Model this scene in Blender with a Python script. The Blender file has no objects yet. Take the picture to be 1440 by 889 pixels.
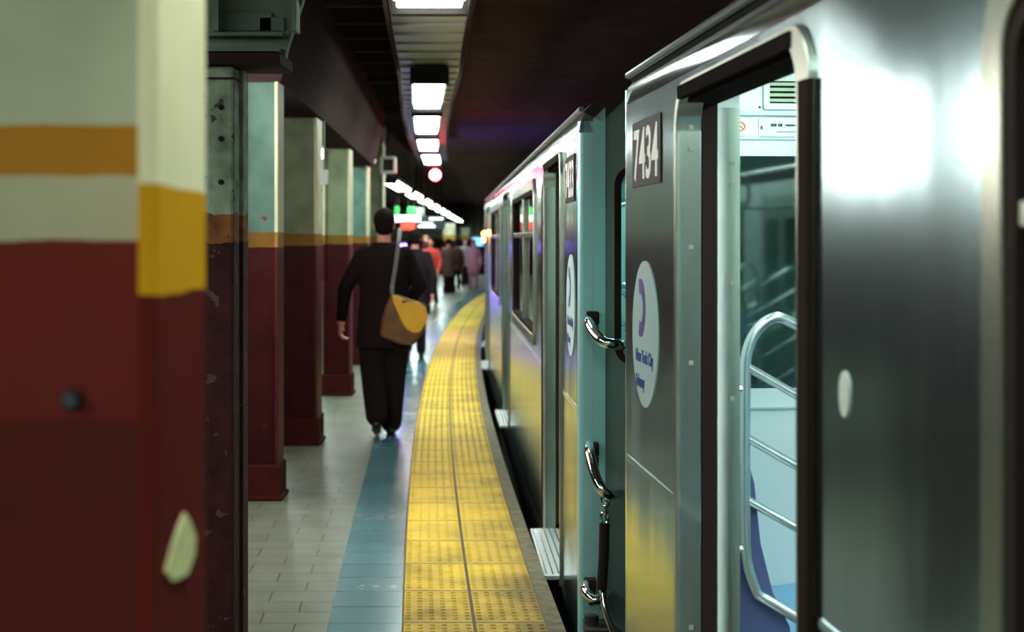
import bpy, bmesh, math, random
from mathutils import Vector, Matrix
from mathutils.geometry import tessellate_polygon
random.seed(7)
C = bpy.context.scene.collection
PI = math.pi

# ------------------------------------------------------------------ materials
def new_mat(name):
    m = bpy.data.materials.new(name); m.use_nodes = True
    nt = m.node_tree
    b = nt.nodes['Principled BSDF']
    return m, nt, b

def plain(name, col, rough=.5, metal=0., spec=.5, noise=0., nscale=6., bump=0., bscale=40., emit=None, estr=0., coat=0., stretch=None):
    m, nt, b = new_mat(name)
    b.inputs['Base Color'].default_value = (*col, 1)
    b.inputs['Roughness'].default_value = rough
    b.inputs['Metallic'].default_value = metal
    b.inputs['Specular IOR Level'].default_value = spec
    b.inputs['Coat Weight'].default_value = coat
    if emit:
        b.inputs['Emission Color'].default_value = (*emit, 1)
        b.inputs['Emission Strength'].default_value = estr
    if noise or bump:
        tc = nt.nodes.new('ShaderNodeTexCoord'); mp = nt.nodes.new('ShaderNodeMapping')
        nt.links.new(tc.outputs['Object'], mp.inputs['Vector'])
        if stretch: mp.inputs['Scale'].default_value = stretch
    if noise:
        n = nt.nodes.new('ShaderNodeTexNoise'); n.inputs['Scale'].default_value = nscale; n.inputs['Detail'].default_value = 6
        nt.links.new(mp.outputs['Vector'], n.inputs['Vector'])
        r = nt.nodes.new('ShaderNodeMapRange'); r.inputs['From Min'].default_value = .3; r.inputs['From Max'].default_value = .7
        r.inputs['To Min'].default_value = 1 - noise; r.inputs['To Max'].default_value = 1 + noise * .4
        nt.links.new(n.outputs['Fac'], r.inputs['Value'])
        mx = nt.nodes.new('ShaderNodeVectorMath'); mx.operation = 'SCALE'
        mx.inputs[0].default_value = col
        nt.links.new(r.outputs['Result'], mx.inputs['Scale'])
        nt.links.new(mx.outputs['Vector'], b.inputs['Base Color'])
    if bump:
        n2 = nt.nodes.new('ShaderNodeTexNoise'); n2.inputs['Scale'].default_value = bscale
        nt.links.new(mp.outputs['Vector'], n2.inputs['Vector'])
        bp = nt.nodes.new('ShaderNodeBump'); bp.inputs['Strength'].default_value = bump; bp.inputs['Distance'].default_value = .01
        nt.links.new(n2.outputs['Fac'], bp.inputs['Height'])
        nt.links.new(bp.outputs['Normal'], b.inputs['Normal'])
    return m

def brushed(name, col, rough, wav=.25, scale=(3.0, 3.0, .25)):
    """stainless sheet: metallic, gently buckled so reflections waver, brushed along z"""
    m, nt, b = new_mat(name)
    b.inputs['Base Color'].default_value = (*col, 1); b.inputs['Metallic'].default_value = 1.
    b.inputs['Roughness'].default_value = rough
    tc = nt.nodes.new('ShaderNodeTexCoord'); mp = nt.nodes.new('ShaderNodeMapping')
    mp.inputs['Scale'].default_value = scale
    nt.links.new(tc.outputs['Object'], mp.inputs['Vector'])
    n = nt.nodes.new('ShaderNodeTexNoise'); n.inputs['Scale'].default_value = 1.6; n.inputs['Detail'].default_value = 1.5
    nt.links.new(mp.outputs['Vector'], n.inputs['Vector'])
    bp = nt.nodes.new('ShaderNodeBump'); bp.inputs['Strength'].default_value = wav; bp.inputs['Distance'].default_value = .03
    nt.links.new(n.outputs['Fac'], bp.inputs['Height'])
    mp2 = nt.nodes.new('ShaderNodeMapping'); mp2.inputs['Scale'].default_value = (60, 60, 1.2)
    nt.links.new(tc.outputs['Object'], mp2.inputs['Vector'])
    n2 = nt.nodes.new('ShaderNodeTexNoise'); n2.inputs['Scale'].default_value = 3; n2.inputs['Detail'].default_value = 3
    nt.links.new(mp2.outputs['Vector'], n2.inputs['Vector'])
    rr = nt.nodes.new('ShaderNodeMapRange'); rr.inputs['To Min'].default_value = rough * .8; rr.inputs['To Max'].default_value = rough * 1.3
    nt.links.new(n2.outputs['Fac'], rr.inputs['Value']); nt.links.new(rr.outputs['Result'], b.inputs['Roughness'])
    nt.links.new(bp.outputs['Normal'], b.inputs['Normal'])
    b.inputs['Anisotropic'].default_value = .5
    tg = nt.nodes.new('ShaderNodeCombineXYZ'); tg.inputs['Z'].default_value = 1.
    nt.links.new(tg.outputs[0], b.inputs['Tangent'])
    return m

def glass(name, tint=(.75, .92, .9), gl=.12, dirt=0.):
    m = bpy.data.materials.new(name); m.use_nodes = True; nt = m.node_tree; nt.nodes.clear()
    out = nt.nodes.new('ShaderNodeOutputMaterial'); mx = nt.nodes.new('ShaderNodeMixShader')
    t = nt.nodes.new('ShaderNodeBsdfTransparent'); t.inputs['Color'].default_value = (*tint, 1)
    g = nt.nodes.new('ShaderNodeBsdfGlossy'); g.inputs['Roughness'].default_value = .03
    lw = nt.nodes.new('ShaderNodeFresnel'); lw.inputs['IOR'].default_value = 1.5
    ad = nt.nodes.new('ShaderNodeMath'); ad.operation = 'ADD'; ad.inputs[1].default_value = gl; ad.use_clamp = True
    nt.links.new(lw.outputs['Fac'], ad.inputs[0]); nt.links.new(ad.outputs[0], mx.inputs['Fac'])
    nt.links.new(t.outputs[0], mx.inputs[1]); nt.links.new(g.outputs[0], mx.inputs[2]); nt.links.new(mx.outputs[0], out.inputs['Surface'])
    return m

def banded(name, stops, rough=.35, wobble=.006, grime=.35, bump=.15, nscale=5., spec=.12, spots=None):
    """enamel paint in horizontal bands at real heights. stops: [(z_from, colour)...] bottom first"""
    m, nt, b = new_mat(name)
    g = nt.nodes.new('ShaderNodeNewGeometry'); sp = nt.nodes.new('ShaderNodeSeparateXYZ')
    nt.links.new(g.outputs['Position'], sp.inputs[0])
    n = nt.nodes.new('ShaderNodeTexNoise'); n.inputs['Scale'].default_value = 14; n.inputs['Detail'].default_value = 4
    nt.links.new(g.outputs['Position'], n.inputs['Vector'])
    a = nt.nodes.new('ShaderNodeMath'); a.operation = 'MULTIPLY_ADD'; a.inputs[1].default_value = wobble * 2
    nt.links.new(n.outputs['Fac'], a.inputs[0]); nt.links.new(sp.outputs['Z'], a.inputs[2])
    mr = nt.nodes.new('ShaderNodeMapRange'); mr.inputs['From Min'].default_value = 0; mr.inputs['From Max'].default_value = 4
    nt.links.new(a.outputs[0], mr.inputs['Value'])
    cr = nt.nodes.new('ShaderNodeValToRGB'); cr.color_ramp.interpolation = 'CONSTANT'
    nt.links.new(mr.outputs['Result'], cr.inputs['Fac'])
    el = cr.color_ramp.elements
    el[0].position = 0; el[0].color = (*stops[0][1], 1)
    el[1].position = (stops[1][0] + wobble) / 4; el[1].color = (*stops[1][1], 1)
    for z, c in stops[2:]:
        e = el.new((z + wobble) / 4); e.color = (*c, 1)
    col = cr.outputs['Color']
    n3 = nt.nodes.new('ShaderNodeTexNoise'); n3.inputs['Scale'].default_value = nscale; n3.inputs['Detail'].default_value = 8
    nt.links.new(g.outputs['Position'], n3.inputs['Vector'])
    r = nt.nodes.new('ShaderNodeMapRange'); r.inputs['From Min'].default_value = .3; r.inputs['From Max'].default_value = .65
    r.inputs['To Min'].default_value = 1 - grime; r.inputs['To Max'].default_value = 1.05
    nt.links.new(n3.outputs['Fac'], r.inputs['Value'])
    mx = nt.nodes.new('ShaderNodeVectorMath'); mx.operation = 'SCALE'
    nt.links.new(col, mx.inputs[0]); nt.links.new(r.outputs['Result'], mx.inputs['Scale'])
    fin = mx.outputs['Vector']
    if spots:   # patches of lost paint
        n4 = nt.nodes.new('ShaderNodeTexNoise'); n4.inputs['Scale'].default_value = spots[0]; n4.inputs['Detail'].default_value = 7
        nt.links.new(g.outputs['Position'], n4.inputs['Vector'])
        c4 = nt.nodes.new('ShaderNodeValToRGB'); c4.color_ramp.elements[0].position = spots[1]; c4.color_ramp.elements[1].position = spots[1] + .02
        nt.links.new(n4.outputs['Fac'], c4.inputs['Fac'])
        mm = nt.nodes.new('ShaderNodeMix'); mm.data_type = 'RGBA'; mm.inputs[7].default_value = (*spots[2], 1)
        nt.links.new(c4.outputs['Color'], mm.inputs[0]); nt.links.new(fin, mm.inputs[6]); fin = mm.outputs[2]
    nt.links.new(fin, b.inputs['Base Color'])
    bp = nt.nodes.new('ShaderNodeBump'); bp.inputs['Strength'].default_value = bump; bp.inputs['Distance'].default_value = .01
    nt.links.new(n3.outputs['Fac'], bp.inputs['Height']); nt.links.new(bp.outputs['Normal'], b.inputs['Normal'])
    b.inputs['Roughness'].default_value = rough; b.inputs['Specular IOR Level'].default_value = spec
    return m

def tiled(name, c1, c2, mortar, bw, rh, off=.5, rough=.35, ms=.006, stain=.4, dirt=(.1, .1, .08), uvs=True, bump=.2, rvar=.15):
    m, nt, b = new_mat(name)
    uv = nt.nodes.new('ShaderNodeUVMap') if uvs else nt.nodes.new('ShaderNodeTexCoord')
    src = uv.outputs['UV'] if uvs else uv.outputs['Object']
    br = nt.nodes.new('ShaderNodeTexBrick')
    br.inputs['Color1'].default_value = (*c1, 1); br.inputs['Color2'].default_value = (*c2, 1); br.inputs['Mortar'].default_value = (*mortar, 1)
    br.inputs['Scale'].default_value = 1; br.inputs['Brick Width'].default_value = bw; br.inputs['Row Height'].default_value = rh
    br.inputs['Mortar Size'].default_value = ms; br.offset = off; br.inputs['Mortar Smooth'].default_value = .2; br.inputs['Bias'].default_value = 0
    nt.links.new(src, br.inputs['Vector'])
    n = nt.nodes.new('ShaderNodeTexNoise'); n.inputs['Scale'].default_value = 1.7; n.inputs['Detail'].default_value = 9; n.inputs['Roughness'].default_value = .65
    nt.links.new(src, n.inputs['Vector'])
    r = nt.nodes.new('ShaderNodeMapRange'); r.inputs['From Min'].default_value = .42; r.inputs['From Max'].default_value = .68
    r.inputs['To Min'].default_value = 0; r.inputs['To Max'].default_value = stain
    nt.links.new(n.outputs['Fac'], r.inputs['Value'])
    mm = nt.nodes.new('ShaderNodeMix'); mm.data_type = 'RGBA'; mm.inputs[7].default_value = (*dirt, 1)
    nt.links.new(r.outputs['Result'], mm.inputs[0]); nt.links.new(br.outputs['Color'], mm.inputs[6])
    nt.links.new(mm.outputs[2], b.inputs['Base Color'])
    rr = nt.nodes.new('ShaderNodeMapRange'); rr.inputs['To Min'].default_value = rough - rvar; rr.inputs['To Max'].default_value = rough + rvar
    nt.links.new(n.outputs['Fac'], rr.inputs['Value']); nt.links.new(rr.outputs['Result'], b.inputs['Roughness'])
    bp = nt.nodes.new('ShaderNodeBump'); bp.inputs['Strength'].default_value = bump; bp.inputs['Distance'].default_value = .004; bp.invert = True
    nt.links.new(br.outputs['Fac'], bp.inputs['Height']); nt.links.new(bp.outputs['Normal'], b.inputs['Normal'])
    return m

M = {}
M['steel'] = brushed('stainless_sheet', (.40, .56, .60), .165, .15, (1.8, 1.8, .22))
M['steel_end'] = plain('stainless_end_sheet', (.32, .60, .61), .42, .4, noise=.15, nscale=2)
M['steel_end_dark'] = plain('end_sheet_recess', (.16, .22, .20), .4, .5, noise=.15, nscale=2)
M['frame_steel'] = plain('door_frame_steel', (.44, .47, .39), .27, .9, noise=.12, nscale=9, stretch=(1, 1, .2))
M['jamb'] = plain('jamb_steel', (.34, .42, .34), .36, .75, noise=.25, nscale=7, stretch=(1, 1, .3))
M['chrome'] = plain('chrome', (.78, .8, .8), .08, 1.)
M['rail'] = plain('satin_rail', (.72, .80, .78), .22, .85)
M['rubber'] = plain('black_rubber', (.024, .014, .013), .8, spec=.08)
M['black'] = plain('black_enamel', (.012, .009, .009), .6, spec=.12)
M['header_and_reflection'] = plain('door_header_and_reflection', (.012, .007, .006), .9, spec=.03)
M['dark_reflection'] = plain('frame_dark_reflection', (.022, .013, .010), .9, spec=.04)
M['roofm'] = plain('car_roof', (.045, .030, .028), .9, spec=.1)
M['under'] = plain('undercar', (.015, .013, .012), .7)
M['gutter'] = plain('gutter', (.12, .15, .16), .4, .8)
M['fibre'] = plain('interior_panel', (.72, .80, .78), .35, noise=.06, nscale=2)
M['fibre2'] = plain('interior_trim', (.50, .68, .66), .35)
M['ceil_in'] = plain('car_ceiling', (.55, .70, .62), .4)
M['floor_in'] = plain('car_floor', (.05, .045, .045), .4, noise=.4, nscale=60)
M['seat'] = plain('seat_blue', (.12, .38, .62), .3, coat=.3)
M['seat_end'] = plain('seat_end_violet', (.085, .11, .26), .4)
M['white_digit'] = plain('white_digit', (.80, .80, .74), .4)
M['decal'] = plain('logo_white', (.42, .56, .56), .4)
M['decal_blue'] = plain('logo_blue', (.03, .05, .24), .4)
M['decal_mag'] = plain('logo_violet', (.13, .05, .26), .4)
M['dot'] = plain('round_sticker', (.55, .58, .55), .5)
M['sign_white'] = plain('sign_white', (.70, .78, .76), .4)
M['sign_red'] = plain('sign_red', (.75, .10, .08), .4)
M['sign_text'] = plain('sign_text', (.03, .05, .06), .5)
M['vent_green'] = plain('vent_green', (.32, .42, .26), .45)
M['glass'] = glass('window_glass', (.55, .78, .74), .06)
M['glass_side'] = glass('side_glass', (.62, .85, .83), .10)
M['sill'] = plain('sill_plate', (.62, .72, .72), .4, .7, noise=.2, nscale=30)
RED, OCH, CRM = (.040, .0075, .0080), (.50, .235, .02), (.60, .60, .44)
M['paint_flange'] = banded('column_flange_paint', [(0, (.11, .016, .013)), (1.548, (.66, .32, .012)), (1.674, (.92, .84, .54))], .95, .006, .08, spec=.02)
M['paint_web'] = banded('column_web_paint', [(0, (.13, .020, .015)), (1.393, (.20, .024, .017)), (1.613, (.62, .61, .42)), (1.685, (.55, .25, .02)), (1.745, (.62, .66, .50))], .5, .006, .25, nscale=3, spec=.15)  # red is darker in its lower stretch
M['paint_spall'] = banded('column_spalled_paint', [(0, RED), (1.60, (.22, .08, .022)), (1.705, (.24, .29, .21))], .7, .03, .55, .5, 12, spec=.15, spots=(16, .64, (.07, .045, .03)))
M['paint_teal'] = banded('column_teal_paint', [(0, RED), (1.572, (.17, .09, .018)), (1.66, (.085, .155, .13))], .45, .006, .3, spec=.05, spots=(9, .70, (.10, .03, .025)))
M['paint_olive'] = banded('column_olive_paint', [(0, RED), (1.572, (.17, .09, .018)), (1.66, (.16, .19, .115))], .45, .006, .3, spec=.05)
M['paint_edge'] = banded('column_edge_paint', [(0, (.075, .012, .012)), (1.572, (.30, .15, .03)), (1.66, (.52, .52, .37))], .5, .006, .2, spec=.08)
M['paint_far'] = banded('far_column_paint', [(0, RED), (1.6, (.50, .34, .05)), (1.75, (.72, .70, .50))], .4, .006, .2)
M['plinth'] = plain('column_base_paint', (.055, .009, .009), .8, spec=.05, noise=.3, nscale=10)
M['beam'] = plain('beam_paint', (.17, .21, .145), .7, noise=.45, nscale=4)
M['beam_light'] = plain('beam_flange_paint', (.13, .18, .14), .6, noise=.4, nscale=4)
M['girder'] = plain('girder_paint', (.036, .021, .021), .9, spec=.05, noise=.3, nscale=4)
M['ceiling'] = plain('dark_ceiling', (.13, .080, .078), .95, spec=.02, noise=.3, nscale=3)
M['slat'] = plain('ceiling_slat', (.05, .038, .03), .9, spec=.05)
M['trough'] = plain('light_trough', (.34, .36, .26), .4, noise=.35, nscale=3)
M['lamp_house'] = plain('lamp_housing', (.30, .32, .28), .4)
M['lampA'] = plain('lamp_diffuser', (.9, .9, .9), .5, emit=(.90, 1., .90), estr=20)
M['lampB'] = plain('lamp_diffuser_mid', (.9, .9, .9), .5, emit=(.86, 1., .93), estr=26)
M['lampF'] = plain('lamp_diffuser_far', (.9, .9, .9), .5, emit=(.82, 1., .95), estr=26)
M['lamp_in'] = plain('car_lamp', (.9, .9, .9), .5, emit=(.80, 1., .98), estr=15)
M['lamp_red'] = plain('signal_lens_red', (.8, .05, .05), .4, emit=(1., .045, .08), estr=140)
M['lamp_orange'] = plain('marker_orange', (.8, .2, .02), .4, emit=(1., .22, .03), estr=40)
M['added_violet'] = plain('added_violet_glow', (.2, .1, .8), .4, emit=(.25, .14, 1.), estr=10)
M['floor'] = tiled('platform_tile', (.155, .175, .130), (.19, .205, .155), (.05, .05, .04), .30, .20, .5, .34, .005, .5, (.10, .085, .06))
M['blue'] = tiled('border_tile', (.060, .165, .190), (.075, .190, .215), (.018, .035, .045), .80, .30, 0, .24, .006, .35, (.045, .085, .10))
M['conc'] = plain('edge_concrete', (.13, .11, .05), .7, noise=.6, nscale=14)
M['side'] = plain('platform_side', (.02, .017, .015), .8)
M['backwall'] = banded('back_wall_paint', [(0, RED), (1.6, (.20, .13, .03)), (1.75, (.35, .38, .28))], .35, .004, .4)
M['skin'] = plain('skin', (.90, .34, .28), .5)
M['suit'] = plain('black_wool', (.018, .012, .012), .9, spec=.05)
M['suit2'] = plain('dark_navy_cloth', (.020, .015, .020), .9, spec=.05)
M['shoe'] = plain('black_leather', (.012, .009, .008), .35)
M['hair'] = plain('dark_hair', (.010, .007, .006), .8, spec=.1)
M['bag_brown'] = plain('bag_brown', (.20, .075, .015), .5, noise=.5, nscale=9)
M['bag_ochre'] = plain('bag_ochre', (.90, .47, .02), .45, noise=.15, nscale=6, bump=.2, bscale=12)
M['strap'] = plain('grey_webbing', (.16, .15, .15), .6)

def tactile_mat():
    m, nt, b = new_mat('tactile_yellow')
    uv = nt.nodes.new('ShaderNodeUVMap')
    br = nt.nodes.new('ShaderNodeTexBrick')
    br.inputs['Color1'].default_value = (.80, .54, .05, 1); br.inputs['Color2'].default_value = (.73, .49, .05, 1); br.inputs['Mortar'].default_value = (.05, .03, .01, 1)
    br.inputs['Scale'].default_value = 1; br.inputs['Brick Width'].default_value = .305; br.inputs['Row Height'].default_value = .60; br.offset = 0
    br.inputs['Mortar Size'].default_value = .008; br.inputs['Mortar Smooth'].default_value = .1
    nt.links.new(uv.outputs['UV'], br.inputs['Vector'])
    n = nt.nodes.new('ShaderNodeTexNoise'); n.inputs['Scale'].default_value = 1.6; n.inputs['Detail'].default_value = 10; n.inputs['Roughness'].default_value = .7
    nt.links.new(uv.outputs['UV'], n.inputs['Vector'])
    sp = nt.nodes.new('ShaderNodeSeparateXYZ'); nt.links.new(uv.outputs['UV'], sp.inputs[0])
    # worn and dirtier towards the edge of the platform and along its near stretch
    r1 = nt.nodes.new('ShaderNodeMapRange'); r1.inputs['From Min'].default_value = .35; r1.inputs['From Max'].default_value = .61; r1.inputs['To Max'].default_value = .16
    nt.links.new(sp.outputs['X'], r1.inputs['Value'])
    r2 = nt.nodes.new('ShaderNodeMapRange'); r2.inputs['From Min'].default_value = 9.2; r2.inputs['From Max'].default_value = 6.2; r2.inputs['To Max'].default_value = .26
    nt.links.new(sp.outputs['Y'], r2.inputs['Value'])
    ad = nt.nodes.new('ShaderNodeMath'); nt.links.new(r1.outputs[0], ad.inputs[0]); nt.links.new(r2.outputs[0], ad.inputs[1])
    ad2 = nt.nodes.new('ShaderNodeMath'); nt.links.new(ad.outputs[0], ad2.inputs[0]); nt.links.new(n.outputs['Fac'], ad2.inputs[1])
    cr = nt.nodes.new('ShaderNodeMapRange'); cr.inputs['From Min'].default_value = .50; cr.inputs['From Max'].default_value = .85; cr.inputs['To Max'].default_value = .85
    nt.links.new(ad2.outputs[0], cr.inputs['Value'])
    mm = nt.nodes.new('ShaderNodeMix'); mm.data_type = 'RGBA'; mm.inputs[7].default_value = (.11, .075, .025, 1)
    nt.links.new(cr.outputs[0], mm.inputs[0]); nt.links.new(br.outputs['Color'], mm.inputs[6]); nt.links.new(mm.outputs[2], b.inputs['Base Color'])
    b.inputs['Roughness'].default_value = .62; b.inputs['Specular IOR Level'].default_value = .25
    return m
M['tactile'] = tactile_mat()

# ------------------------------------------------------------------ mesh helpers
class MB:
    def __init__(s): s.v = []; s.f = []; s.uv = None
    def add(s, vs, fs):
        n = len(s.v); s.v += [Vector(p) for p in vs]; s.f += [[i + n for i in f] for f in fs]; return s
    def box(s, x0, x1, y0, y1, z0, z1, T=None):
        vs = [(x, y, z) for x in (x0, x1) for y in (y0, y1) for z in (z0, z1)]
        if T: vs = [T(*p) for p in vs]
        return s.add(vs, [(0, 1, 3, 2), (4, 6, 7, 5), (0, 4, 5, 1), (2, 3, 7, 6), (0, 2, 6, 4), (1, 5, 7, 3)])
    def tube(s, pts, r, n=10, T=None, closed=False):
        pts = [Vector(p) for p in pts]
        if T: pts = [Vector(T(*p)) for p in pts]
        rs = r if isinstance(r, (list, tuple)) else [r] * len(pts)
        rings = []; up = None
        for i, p in enumerate(pts):
            a = pts[i - 1] if i > 0 else (pts[-1] if closed else pts[i]); b = pts[(i + 1) % len(pts)] if (i < len(pts) - 1 or closed) else pts[i]
            d = (b - a).normalized()
            if up is None: up = Vector((0, 0, 1)) if abs(d.z) < .9 else Vector((1, 0, 0))
            u = d.cross(up).normalized(); w = u.cross(d).normalized(); up = w
            rings.append([p + (u * math.cos(t) + w * math.sin(t)) * rs[i] for t in [2 * PI * k / n for k in range(n)]])
        vs = [q for ring in rings for q in ring]; fs = []
        m = len(rings)
        for i in range(m if closed else m - 1):
            j = (i + 1) % m
            for k in range(n):
                fs.append((i * n + k, i * n + (k + 1) % n, j * n + (k + 1) % n, j * n + k))
        if not closed: fs += [tuple(range(n))[::-1], tuple((m - 1) * n + k for k in range(n))]
        return s.add(vs, fs)
    def plate(s, outer, holes, w0, w1, T):
        """outer and holes are 2-D loops (a, b); the plate is extruded from w0 to w1; T(a, w, b) -> point"""
        loops = [outer] + list(holes)
        tris = tessellate_polygon([[Vector((a, b, 0)) for a, b in L] for L in loops])
        flat = [p for L in loops for p in L]; n = len(flat)
        vs = [T(a, w0, b) for a, b in flat] + [T(a, w1, b) for a, b in flat]
        fs = [tuple(t) for t in tris] + [tuple(i + n for i in t)[::-1] for t in tris]
        k = 0
        for L in loops:
            m = len(L)
            for i in range(m): fs.append((k + i, k + (i + 1) % m, n + k + (i + 1) % m, n + k + i))
            k += m
        return s.add(vs, fs)
    def lathe(s, prof, c, n=16, axis='z'):
        vs = []; fs = []
        for r, h in prof:
            for k in range(n):
                t = 2 * PI * k / n; a, b = r * math.cos(t), r * math.sin(t)
                vs.append(Vector(c) + (Vector((a, b, h)) if axis == 'z' else Vector((a, h, b)) if axis == 'y' else Vector((h, a, b))))
        m = len(prof)
        for i in range(m - 1):
            for k in range(n): fs.append((i * n + k, i * n + (k + 1) % n, (i + 1) * n + (k + 1) % n, (i + 1) * n + k))
        fs += [tuple(range(n))[::-1], tuple((m - 1) * n + k for k in range(n))]
        return s.add(vs, fs)

def rootloc(o):
    while o.parent: o = o.parent
    return o.location.copy()

SPLIT = set('side_rail jamb stiffener hanger clip grab_rail louvre rung post lamp_strip marker_light bolt_head ledge splice_plate coupler symbol bracket chain_link'.split())
def islands(mb):
    par = list(range(len(mb.v)))
    def find(i):
        while par[i] != i: par[i] = par[par[i]]; i = par[i]
        return i
    for f in mb.f:
        for k in f[1:]:
            a, b = find(f[0]), find(k)
            if a != b: par[a] = b
    groups = {}
    for i in range(len(mb.v)): groups.setdefault(find(i), []).append(i)
    out = []
    for g, idx in groups.items():
        mp = {v: k for k, v in enumerate(idx)}; m = MB(); m.v = [mb.v[i] for i in idx]; out.append((g, mp, m))
    gi = {g: (mp, m) for g, mp, m in out}
    for f in mb.f:
        mp, m = gi[find(f[0])]; m.f.append([mp[i] for i in f])
    return [m for _, _, m in out]
def obj(name, mb, mat, parent=None, smooth=False, bevel=0, loc=None, uv=None, angle=40):
    if name in SPLIT and parent:
        L = islands(mb)
        if 1 < len(L) <= 24: return [obj1(name, m, mat, parent, smooth, bevel, loc, uv, angle) for m in L][0]
    return obj1(name, mb, mat, parent, smooth, bevel, loc, uv, angle)
def obj1(name, mb, mat, parent=None, smooth=False, bevel=0, loc=None, uv=None, angle=40):
    me = bpy.data.meshes.new(name)
    base = rootloc(parent) if parent else (Vector(loc) if loc else Vector((0, 0, 0)))
    me.from_pydata([v - base for v in mb.v], [], mb.f)
    me.materials.append(M[mat] if isinstance(mat, str) else mat)
    bm = bmesh.new(); bm.from_mesh(me)
    bmesh.ops.recalc_face_normals(bm, faces=bm.faces); bm.to_mesh(me); bm.free()
    if mb.uv:
        l = me.uv_layers.new(name='UVMap')
        for lp in me.loops: l.data[lp.index].uv = mb.uv[lp.vertex_index]
    o = bpy.data.objects.new(name, me); C.objects.link(o)
    if parent: o.parent = parent
    else: o.location = base
    if smooth:
        me.shade_smooth()
        try: me.set_sharp_from_angle(angle=math.radians(angle))
        except Exception: pass
    if bevel:
        b = o.modifiers.new('edge', 'BEVEL'); b.width = bevel; b.segments = 2; b.limit_method = 'ANGLE'
    return o

def thing(name, label, cat, loc, group=None):
    o = bpy.data.objects.new(name, None); C.objects.link(o); o.location = loc
    o.empty_display_size = .1
    return tag(o, label, cat, group)
def tag(o, label, cat, group=None, kind='thing'):
    o['label'] = label; o['category'] = cat; o['kind'] = kind
    if group: o['group'] = group
    return o
def struct(o): o['kind'] = 'structure'; return o

def rrect(a0, a1, b0, b1, r, n=6, corners=(1, 1, 1, 1)):
    """rounded rectangle loop; corners: bl, br, tr, tl"""
    out = []
    cs = [(a0 + r, b0 + r, PI, corners[0], (a0, b0)), (a1 - r, b0 + r, 1.5 * PI, corners[1], (a1, b0)), (a1 - r, b1 - r, 0, corners[2], (a1, b1)), (a0 + r, b1 - r, .5 * PI, corners[3], (a0, b1))]
    for ca, cb, t0, on, sq in cs:
        if not on: out.append(sq); continue
        for k in range(n + 1):
            t = t0 + .5 * PI * k / n
            out.append((ca + r * math.cos(t), cb + r * math.sin(t)))
    return out

def smoothpath(pts, sub=6):
    """Catmull-Rom through the points"""
    P_ = [Vector(p) for p in pts]; out = []
    for i in range(len(P_) - 1):
        p0 = P_[max(i - 1, 0)]; p1 = P_[i]; p2 = P_[i + 1]; p3 = P_[min(i + 2, len(P_) - 1)]
        for k in range(sub):
            t = k / sub
            out.append(.5 * ((2 * p1) + (p2 - p0) * t + (2 * p0 - 5 * p1 + 4 * p2 - p3) * t * t + (3 * p1 - p0 - 3 * p2 + p3) * t ** 3))
    out.append(P_[-1]); return out

def text_mesh(body, size, bold=0., sx=1.):
    cu = bpy.data.curves.new('lettering', 'FONT'); cu.body = body; cu.size = size; cu.offset = bold; cu.extrude = .0012; cu.align_x = 'CENTER'
    o = bpy.data.objects.new('lettering', cu); C.objects.link(o)
    bpy.context.view_layer.update()
    me = bpy.data.meshes.new_from_object(o.evaluated_get(bpy.context.evaluated_depsgraph_get()))
    vs = [Vector((v.co.x * sx, v.co.y, v.co.z)) for v in me.vertices]; fs = [list(p.vertices) for p in me.polygons]
    bpy.data.objects.remove(o); bpy.data.curves.remove(cu); bpy.data.meshes.remove(me)
    return vs, fs

# ------------------------------------------------------------------ the platform (curves gently)
def P(z): return .0046 - .0797 * z + .0013 * z * z     # inner edge of the yellow strip, metres, z = distance along the platform
def ribbon(name, o0, o1, h0, h1, mat, z0=-4., z1=72., step=.4, offs=None):
    mb = MB(); mb.uv = []
    n = int((z1 - z0) / step); offs = offs or [o0, o1]
    prof = [(o, h1) for o in offs] + [(offs[-1], h0), (offs[0], h0)]
    for i in range(n + 1):
        z = z0 + (z1 - z0) * i / n
        for o, h in prof:
            mb.v.append(Vector((P(z) + o, z, h))); mb.uv.append((o, z))
    m = len(prof)
    for i in range(n):
        for k in range(m):
            mb.f.append([i * m + k, i * m + (k + 1) % m, (i + 1) * m + (k + 1) % m, (i + 1) * m + k])
    return mb
struct(obj('floor', ribbon('floor', -7., -.31, -.3, 0, 'floor', offs=[-7., -5, -3, -2, -1, -.31]), 'floor'))
struct(obj('trim_1', ribbon('t', -.31, 0, -.3, 0.0, 'blue'), 'blue'))
struct(obj('trim_2', ribbon('t', .61, .68, -.3, 0.0, 'conc'), 'conc'))
struct(obj('wall_platform', ribbon('t', .0, .62, -1.3, -.01, 'side'), 'side'))
mb = ribbon('t', 0, .61, -.01, .004, 'tactile')
# raised truncated domes of the warning tiles
dz = .0545; nrow = int((30 - 3.5) / dz)
for i in range(nrow):
    z = 3.5 + i * dz
    if (z % .60) < .02: continue
    big = z < 13
    for col in range(2):
        for k in range(6):
            off = col * .305 + .0254 + k * .0508
            c = Vector((P(z) + off, z, .004)); n = 8 if big else 5
            base = len(mb.v)
            for r, h in ((.0125, 0), (.0085, .0052)):
                for q in range(n):
                    t = 2 * PI * q / n
                    mb.v.append(c + Vector((r * math.cos(t), r * math.sin(t), h))); mb.uv.append((off, z))
            for q in range(n): mb.f.append([base + q, base + (q + 1) % n, base + n + (q + 1) % n, base + n + q])
            mb.f.append([base + n + q for q in range(n)])
tag(obj('tactile_strip', mb, 'tactile'), 'yellow tactile warning strip of studded tiles along the platform edge', 'tactile paving')
# track bed in the dark below
mb = MB().box(-9, 12, -12, 90, -1.45, -1.3); struct(obj('floor_trackbed', mb, 'side'))
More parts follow.
